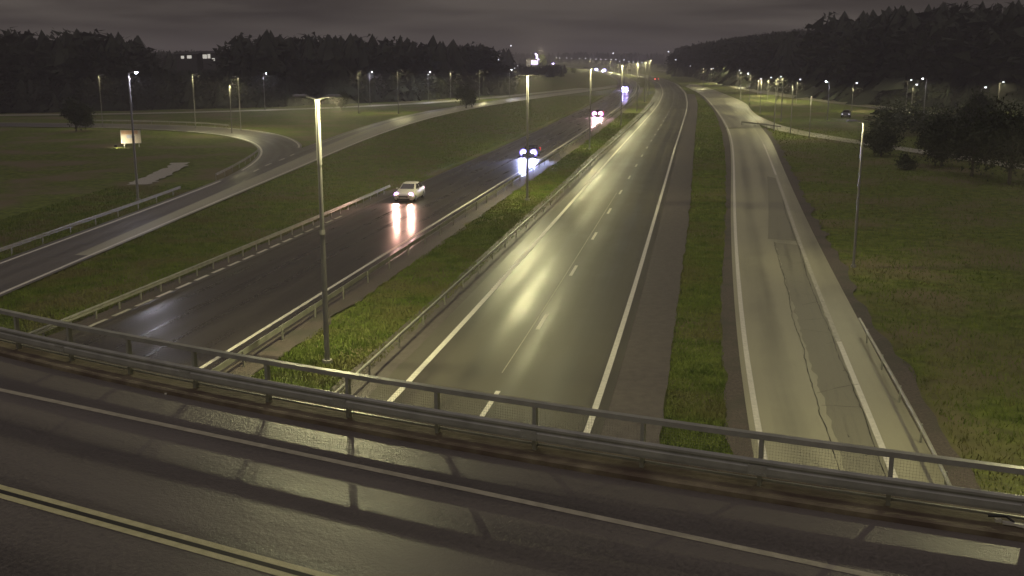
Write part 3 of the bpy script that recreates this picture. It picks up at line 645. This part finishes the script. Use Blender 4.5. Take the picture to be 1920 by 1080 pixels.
# deck lines
def dline(c, off, wd, m, name):
    P = curve(c, -60, 40, 200); P = offset(P, off); o = sheet2(name, offset(P, -wd / 2), offset(P, wd / 2), BZ + .006, m, None, 1, kind=None); return onbr(o)
dline(ce, 0, .15, M['deckpaint'], 'edge_line')
dline(cd, -.0, .13, M['yellow'], 'centre_line'); dline(cd, .24, .13, M['yellow'], 'centre_line'); dline(cd, .12, .09, M['crack'], 'joint_line')

rl = empty('bridge_railing', (RAIL[0][0], RAIL[0][1], BZ)); tag(rl, 'steel bridge railing with top rail, crash beam and fine wire mesh', 'railing')
seg = RAIL[(RAIL[:, 0] > -22) & (RAIL[:, 0] < 16)]
rl.location = (0, 0, BZ)
s3 = np.c_[seg, np.zeros(len(seg))]
MB().sweep(s3, [(-.07, .91), (-.07, 1.0), (.06, 1.0), (.06, .91)]).build('top_rail', M['rail'], rl)
MB().sweep(s3, [(.22, .37), (.29, .385), (.30, .43), (.30, .52), (.25, .55), (.25, .57), (.285, .585), (.285, .625), (.22, .645), (.205, .645), (.205, .37)]).build('crash_beam', M['rail'], rl)
MB().sweep(s3, [(-.06, .17), (-.06, .21), (-.02, .21), (-.02, .17)]).build('bottom_rail', M['rail'], rl)
sg_ = np.r_[0, np.cumsum(np.linalg.norm(np.diff(seg, axis=0), axis=1))]
sref = np.interp(rp[5][0], seg[:, 0], sg_) % 2.0
nn = normals(seg); pm = None; k = 0
mesh_m = mat('mesh_wire', (.30, .30, .27), .5, metal=.6)
cs_ = []
c = sref
while c < sg_[-1]:
    q = [np.interp(c, sg_, seg[:, j]) for j in (0, 1)]; i = min(np.searchsorted(sg_, c), len(seg) - 1); a = math.atan2(nn[i][1], nn[i][0]); cs_.append((c, q, a))
    if pm is None:
        pm = MB().box((0, 0, .525), (.10, .07, .87)).box((0, 0, .095), (.18, .15, .02)).box((.125, 0, .50), (.17, .10, .16)).build('post', M['rail'], rl); o = pm
    else: o = link('post', pm.data, rl)
    o.location = (q[0], q[1], 0); o.rotation_euler = (0, 0, a); c += 2.0
    k += 1
    if k % 2:
        if k == 1:
            sp = MB().box((.302, 0, .475), (.012, .30, .17))
            for by in (-.11, -.05, .05, .11):
                for bz in (.43, .52): sp.tube((.305, by, bz), (.322, by, bz), .013, .010, 6)
            spo = sp.build('splice_plate', M['rail'], rl); so = spo
        else: so = link('splice_plate', spo.data, rl)
        so.location = (q[0], q[1], 0); so.rotation_euler = (0, 0, a)
# woven wire panels hung between the posts on the outer side
def mesh_panel():
    mb = MB(); wdt = 1.93; z0, z1 = .19, .95; r_ = .0009
    n1 = 40
    for i in range(n1 + 1):
        x = -wdt / 2 + wdt * i / n1; mb.box((x, 0, (z0 + z1) / 2), (r_ * 2, r_ * 2, z1 - z0))
    n2 = 15
    for i in range(n2 + 1):
        z = z0 + (z1 - z0) * i / n2; mb.box((0, .003, z), (wdt, r_ * 2, r_ * 2))
    return mb
pm2 = None
for (ca, qa, aa), (cb, qb, ab) in zip(cs_[:-1], cs_[1:]):
    if pm2 is None: pm2 = mesh_panel().build('mesh_panel', mesh_m, rl); o = pm2
    else: o = link('mesh_panel', pm2.data, rl)
    o.location = ((qa[0] + qb[0]) / 2, (qa[1] + qb[1]) / 2, 0); dv = (qb[0] - qa[0], qb[1] - qa[1]); a = math.atan2(dv[1], dv[0])
    o.rotation_euler = (0, 0, a); o.location.x += -math.sin(a) * .045; o.location.y += math.cos(a) * .045
# cable bracket on the edge beam at the right
q = at(1893, 985, BZ + .11); cb = empty('cable_bracket', (q[0], q[1], BZ + .11), R(-24)); tag(cb, 'small pale metal cable bracket lying on the bridge edge', 'bracket')
MB().box((.05, 0, .035), (.30, .07, .035), rz=.05).box((.17, -.01, .03), (.16, .09, .03), rz=-.2).build('clamp', M['paint'], cb)
MB().box((-.16, .03, .04), (.09, .06, .05), rz=.3).build('nut_block', M['paint'], cb)
MB().tube((-.30, .12, .05), (-.05, .09, .10), .022, .022, 6).tube((-.05, .09, .10), (.06, .02, .05), .022, .02, 6).build('cable', M['dark'], cb)
# litter on deck
lt = MB()
for (a, b) in [(301, 732), (311, 740), (322, 731), (1145, 792 + 100)]:
    q = at(a, b, BZ); lt.box((q[0], q[1], BZ + .02), (.045, .03, .03), rz=a)
tag(lt.build('litter', M['paint'], None), 'few pale specks of litter on the bridge asphalt near the kerb', 'litter', kind='stuff')

# ------------------------------------------------------------------ grass blades
def grass_field(name, regions, mat_, zb=-.04):
    V = []; 
    for (A, B, n, ymax, hgt) in regions:
        m_ = 400; A2 = resample(A[A[:, 1] < ymax], m_); B2 = resample(B[B[:, 1] < ymax], m_)
        y = A2[:, 1]; wt = np.linalg.norm(B2 - A2, axis=1) / (np.maximum(np.hypot(A2[:, 0], A2[:, 1]), 20)) ** 1.6; wt /= wt.sum()
        i = rng.choice(m_, n, p=wt); j = np.minimum(i + 1, m_ - 1); fr = rng.random(n)[:, None]; t = rng.random(n)[:, None]
        P = (A2[i] * (1 - fr) + A2[j] * fr) * (1 - t) + (B2[i] * (1 - fr) + B2[j] * fr) * t
        d = np.hypot(P[:, 0], P[:, 1])
        clump = .55 + .5 * np.sin(P[:, 0] * 2.1 + np.sin(P[:, 1] * 1.3) * 2) * np.sin(P[:, 1] * 1.7 + P[:, 0])
        h = hgt * rng.uniform(.4, 1.2, n) * (.5 + clump); ww = (.012 + d * .00022) * rng.uniform(.7, 1.4, n); a = rng.uniform(0, np.pi, n)
        dx = np.cos(a) * ww; dy = np.sin(a) * ww; lean = rng.normal(0, .5, (n, 2)) * h[:, None]
        p0 = np.c_[P[:, 0] - dx, P[:, 1] - dy, np.full(n, zb)]; p1 = np.c_[P[:, 0] + dx, P[:, 1] + dy, np.full(n, zb)]; p2 = np.c_[P + lean, zb + .04 + h]
        V.append(np.stack([p0, p1, p2], 1).reshape(-1, 3))
    V = np.concatenate(V); n = len(V) // 3
    me = bpy.data.meshes.new(name); me.vertices.add(len(V)); me.vertices.foreach_set('co', V.ravel())
    me.loops.add(len(V)); me.loops.foreach_set('vertex_index', np.arange(len(V)))
    me.polygons.add(n); me.polygons.foreach_set('loop_start', np.arange(n) * 3); me.polygons.foreach_set('loop_total', np.full(n, 3))
    me.materials.append(mat_); me.update(calc_edges=True); me.validate()
    return link(name, me)
def lc_off(a): return offset(LC_P, a)
o = grass_field('grass', [(lc_off(.9), offset(RCR, -.15), 90000, 230, .10), (GS_L, GS_R, 60000, 300, .08)], M['lush']); tag(o, 'short bright green grass in the medians', 'grass', kind='stuff')
o = grass_field('grass', [(offset(R2_R, .6), lc_off(-10.4), 110000, 330, .12), (offset(R2_Lm, -9), offset(R2_Lm, -.8), 30000, 100, .14), (offset(RA_E, .9), offset(RA_E, 26), 90000, 200, .14)], M['blade']); tag(o, 'rough grass on the road verges and slopes', 'grass', kind='stuff')

# ------------------------------------------------------------------ trees
def spruce_proto(n=5, seg=7):
    V = []; F = []; k = 0
    for i in range(n):
        z0 = .0 + 1.0 * i / n * .95; z1 = min(1.0, z0 + .34); r_ = .21 * (1 - i / n) ** .8 + .02
        for j in range(seg):
            a0 = 2 * math.pi * j / seg + i; a1 = a0 + 2 * math.pi / seg * .9; rr = r_ * random.uniform(.7, 1.25)
            V += [(math.cos(a0) * rr, math.sin(a0) * rr, z0 - .03 * random.random()), (math.cos(a1) * rr * .9, math.sin(a1) * rr * .9, z0 + .03), (0, 0, z1)]; F.append((k, k + 1, k + 2)); k += 3
    return np.array(V), np.array(F)
def leafy_proto(n=90):
    V = []; F = []
    for i in range(n):
        d = np.random.RandomState(i).normal(size=3); d /= np.linalg.norm(d); r_ = np.random.RandomState(i + 999).uniform(.6, 1.05)
        c = np.array([d[0] * .27 * r_, d[1] * .27 * r_, .60 + d[2] * .36 * r_]); q = np.random.RandomState(i + 77).normal(0, .034, (3, 3)); V += list(c + q); F.append((3 * i, 3 * i + 1, 3 * i + 2))
    return np.array(V), np.array(F)
def forest(name, pts, protos, m, label):
    V = []; F = []; k = 0
    for (x, y, z, h, wf) in pts:
        pv, pf = protos[rng.integers(len(protos))]; a = rng.uniform(0, 6.28); ca, sa = math.cos(a), math.sin(a)
        q = pv * [h * wf, h * wf, h]; V.append(np.c_[q[:, 0] * ca - q[:, 1] * sa + x, q[:, 0] * sa + q[:, 1] * ca + y, q[:, 2] + z]); F.append(pf + k); k += len(pv)
    V = np.concatenate(V); F = np.concatenate(F); n = len(F)
    me = bpy.data.meshes.new(name); me.vertices.add(len(V)); me.vertices.foreach_set('co', V.ravel()); me.loops.add(3 * n); me.loops.foreach_set('vertex_index', F.ravel())
    me.polygons.add(n); me.polygons.foreach_set('loop_start', np.arange(n) * 3); me.polygons.foreach_set('loop_total', np.full(n, 3)); me.materials.append(m); me.update(calc_edges=True)
    return tag(link(name, me), label, 'forest', kind='stuff')
protos = [spruce_proto(6, 8) for _ in range(5)] + [leafy_proto(170), leafy_proto(130), leafy_proto(200)]
def scatter(n, u0, u1, d0f, d1, hmul=1.0, hcap=None):
    out = []
    while len(out) < n:
        u = rng.uniform(u0, u1); d0 = d0f(u); d = d0 + (d1 - d0) * rng.random() ** 1.3; x = (u - 960) / 1970 * d / .99; y = d
        gz = float(ground_z(np.array(x), np.array(y))); top = float(treeline_z(u)); topd = 12 + (top - 12) * d / 480      # skyline height at this distance
        h = rng.uniform(9, 19) * hmul; h = min(h, max(topd - gz + rng.normal(-.6, .55), 4) if d > 330 else 99)
        if hcap: h = min(h, hcap(d) * rng.uniform(.6, 1))
        if topd - gz < 3: continue
        if u < 960 and any(abs(u - q_) < 34 for q_ in (351, 384, 427)) and d < 345: h = min(h, 8.6)
        for q_ in misc:
            if abs(u - q_[0]) < 22 and d < q_[2] + 12: h = min(h, max(1.5, 12 - (q_[1] + 4 - 105) / 1970 * d - gz))
        out.append((x, y, gz - .3, h, rng.uniform(1.2, 2.0)))
    return out
left0 = lambda u: np.interp(u, [-500, 0, 500, 780, 930], [232, 234, 262, 300, 345])
right0 = lambda u: np.interp(u, [1260, 1330, 1390, 1500, 1620, 1750, 1850, 2300], [800, 530, 430, 330, 275, 258, 250, 220])
ptsL = scatter(5200, -350, 960, left0, 620); ptsR = scatter(5200, 1255, 2400, right0, 640, 1.35)
for k_ in range(900):
    u = rng.uniform(-350, 955); d = left0(u) + rng.uniform(-6, 10); ptsL.append(((u - 960) / 1970 * d, d, -.6, rng.uniform(5, 8.4), rng.uniform(1.4, 2.4)))
for k_ in range(2600):
    u = rng.uniform(1330, 2300); d = right0(u) + rng.uniform(-5, 60) * rng.random(); ptsR.append(((u - 960) / 1970 * d, d, -.6, rng.uniform(3, 7), rng.uniform(1.4, 2.4)))
shr = []
for k_ in range(1100):
    u = rng.uniform(1640, 2300); d = rng.uniform(np.interp(u, [1640, 1720, 2300], [150, 128, 95]), 225)
    if abs(u - 1700) < 30 and d < 160: continue
    xx = (u - 960) / 1970 * d
    if np.min(np.hypot(loc[:, 0] - xx, loc[:, 1] - d)) < 5: continue
    shr.append((xx, d, -.3, rng.uniform(1.2, 4.2), rng.uniform(1.5, 2.6)))
tag(forest('undergrowth', shr, [leafy_proto(70)], M['leaf'], 'tangled dark undergrowth on the slope below the right-hand woods'), kind='stuff')
ptsM = scatter(700, 930, 1262, lambda u: 620, 1900, .9, lambda d: max(3.0, 12 - d * .0068 if d < 1500 else 9))
ptsB = []
for u in rng.uniform(950, 1240, 260):
    d = rng.uniform(1750, 2600); ptsB.append(((u - 960) / 1970 * d, d, 0, 12 + rng.uniform(2, 8), 1.4))
ptsM = [p for p in ptsM if min(np.hypot(LC_P[:, 0] - p[0], LC_P[:, 1] - p[1])) > 30 and not (960 + 1970 * p[0] / p[1] > 1180 and p[1] < 1000)]
forest('forest', ptsL, protos, M['conifer'], 'dark wooded ridge behind the loop road on the left')
forest('forest', ptsR, protos, M['conifer'], 'dark tall woods covering the slope on the right')
forest('forest', ptsM + ptsB, protos, M['conifer'], 'low distant woods fading into haze at the horizon')

def leafy_tree(x, y, h, cr_, label, leaves=2600, trunk_h=.35, m='leaf', squash=1.0):
    t = empty('leafy_tree', (x, y, -.05)); tag(t, label, 'tree', 'leafy trees and bushes by the roads')
    tb = MB(); tb.tube((0, 0, 0), (0, 0, h * .6), h * .022 + .03, h * .012, 8)
    for k in range(6):
        a = k * 1.1 + random.random(); z0 = h * (trunk_h + .06 * k); tb.tube((0, 0, z0), (math.cos(a) * cr_ * .55, math.sin(a) * cr_ * .55, z0 + h * .25), h * .009 + .01, .012, 5)
    tb.build('trunk', M['bark'], t)
    nc = 26; cc = rng.normal(size=(nc, 3)); cc /= np.linalg.norm(cc, axis=1)[:, None]; cc *= rng.uniform(.35, .85, (nc, 1)); cc = cc * [cr_, cr_, h * (1 - trunk_h) * .5 * squash] + [0, 0, h * (trunk_h + (1 - trunk_h) * .5)]
    i = rng.integers(0, nc, leaves); P = cc[i] + rng.normal(0, 1, (leaves, 3)) * cr_ * rng.uniform(.08, .26, nc)[i][:, None]; q = rng.normal(0, .05 + cr_ * .025, (leaves, 3, 3)); V = (P[:, None, :] + q); V[:, :, 2] = np.maximum(V[:, :, 2], .1); V = V.reshape(-1, 3)
    me = bpy.data.meshes.new('crown'); me.vertices.add(len(V)); me.vertices.foreach_set('co', V.ravel()); me.loops.add(len(V)); me.loops.foreach_set('vertex_index', np.arange(len(V)))
    me.polygons.add(leaves); me.polygons.foreach_set('loop_start', np.arange(leaves) * 3); me.polygons.foreach_set('loop_total', np.full(leaves, 3)); me.materials.append(M[m]); me.update(calc_edges=True)
    link('crown', me, t); return t
for (px, py, h, c_, lb) in [(143, 246, 5.5, 2.6, 'dark rounded bush that hides part of the loop road on the left'),
                            (165, 238, 2.6, 1.3, 'low leafy shrub touching the left end of the pale guard rail'),
                            (1652, 292, 3.6, 2.4, 'bushy tree hiding the side road right of the lone lamp pole'),
                            (1700, 318, 1.6, 1.4, 'small yellowish bush below the lit piece of side road'),
                            (1765, 312, 5.5, 3.0, 'dark tree right of the lit piece of side road'),
                            (1822, 330, 6.5, 3.2, 'dark tree between two others on the right slope'),
                            (1892, 345, 7.5, 3.6, 'large dark tree near the right frame edge'),
                            (1838, 258, 7.0, 3.0, 'yellow-lit leafy tree high on the right slope'),
                            (874, 203, 6.0, 2.6, 'small leafless-looking tree where the far road nears the slip road'),
                            (640, 206, 4.0, 2.2, 'bush at the foot of the woods behind the far road')]:
    q = at(px, py); leafy_tree(q[0], q[1], h, c_, lb, leaves=5200 if h > 3 else 1800, trunk_h=.04 if h < 4 else .10)

# ------------------------------------------------------------------ far buildings
def window_mat(c, s_): return mat('lit_window', (.8, .8, .8), .3, emit=c, es=s_)
WIN = window_mat((1.0, .95, .82), .55); WINB = window_mat((.62, .5, 1.0), 5.0)
def house(px, py, d, w_, h_, label, wins, wm):
    v_ = -(py - 540) / 1970; dy = math.cos(TILT) + v_ * math.sin(TILT); dz = -math.sin(TILT) + v_ * math.cos(TILT); s_ = d / dy
    x = (px - 960) / 1970 * s_; h_ = 2.9; z = CAM_H + dz * s_ - 1.9
    t = empty('house', (x, d, z)); tag(t, label, 'house', 'lit houses on the wooded ridge')
    MB().box((0, 3, h_ / 2 - 3), (w_, 6, h_ + 6)).build('wall', mat('house_wall', (.07, .066, .06), .8), t)
    MB().add([(-w_ / 2 - .4, -.4, h_), (w_ / 2 + .4, -.4, h_), (w_ / 2 + .4, 6.4, h_), (-w_ / 2 - .4, 6.4, h_), (-w_ / 2 - .4, 3, h_ + .7), (w_ / 2 + .4, 3, h_ + .7)], [(0, 1, 5, 4), (2, 3, 4, 5), (0, 4, 3), (1, 2, 5), (3, 2, 1, 0)]).build('roof', M['dark'], t)
    for wx, wz, ww, wh in wins: MB().box((wx, -.05, wz), (ww, .12, wh)).build('window', wm, t)
    return t
house(350, 108, 316, 6, 3.4, 'leftmost house on the left ridge with two small lit windows', [(-1.2, 2, .9, .8), (.8, 2.1, 1.3, .9)], WIN)
house(387, 106, 330, 7, 4.6, 'middle house on the left ridge, brightest windows', [(-.6, 1.9, 1.5, 1.2), (.8, 2.0, .8, 1.3), (2.1, 1.0, .9, .8)], WIN)
house(427, 112, 330, 6, 3.4, 'rightmost house on the left ridge with one lit window', [(0, 2.0, 1.1, 1.1)], WIN)
def px_world(px, py, d):
    v_ = -(py - 540) / 1970; dy = math.cos(TILT) + v_ * math.sin(TILT); dz = -math.sin(TILT) + v_ * math.cos(TILT); s_ = d / dy
    return (px - 960) / 1970 * s_, CAM_H + dz * s_
x, z = px_world(1003, 118, 880); sh = empty('shop_building', (x, 880, 0)); tag(sh, 'far roadside building with violet-white lit front and tall lit pylon', 'building')
MB().box((0, 6, z / 2 + 1.0), (14, 10, z + 4.0)).build('wall', mat('shop_wall', (.3, .3, .3), .8), sh)
MB().box((-.3, .8, z + .3), (5.2, .3, 3.0)).build('lit_front', WINB, sh)
MB().box((0, 6, z + 3.2), (15, 11, .5)).build('roof', M['dark'], sh)
for dx, dz_, a, b in ((1.6, 5.0, 1.6, 3.4), (2.9, 3.0, 1.4, 1.5), (.6, 7.2, 1.0, 1.2)): MB().box((dx, .4, z + dz_), (a, .4, b)).build('lit_panel', WINB, sh)
MB().tube((1.6, .9, 0), (1.6, .9, z + 9), .25, .2, 6).build('pylon', M['polesteel'], sh)
x, z = px_world(1018, 104, 860); leafy_tree(x, 860, z + 1.5, 5.0, 'pale lit tree right above the far violet-lit building', leaves=3000, trunk_h=.3)
tl = spot('lamp_light', (0, 0, 0), None, 60000, (1, .85, .6)); tl.location = (x - 2, 848, z + 4); tl.rotation_euler = (R(80), 0, 0); tl.parent = None

# ------------------------------------------------------------------ haze
if HAZE_D > 0:
    hz = MB().box((0, 1400, 30), (2900, 2960, 63)).build('haze', None, None) if False else None
    mb = MB().box((0, 1400, 19.0), (2960, 3560, 40.2))
    hm = bpy.data.materials.new('haze_air'); hm.use_nodes = True; t = hm.node_tree; t.nodes.clear()
    pv = t.nodes.new('ShaderNodeVolumePrincipled'); mo = t.nodes.new('ShaderNodeOutputMaterial'); pv.inputs['Density'].default_value = HAZE_D
    pv.inputs['Color'].default_value = (.9, .86, .84, 1); t.links.new(pv.outputs[0], mo.inputs['Volume'])
    hz = mb.build('haze', hm, None); hz['kind'] = 'stuff'; hz['label'] = 'thin damp night haze over the motorway'
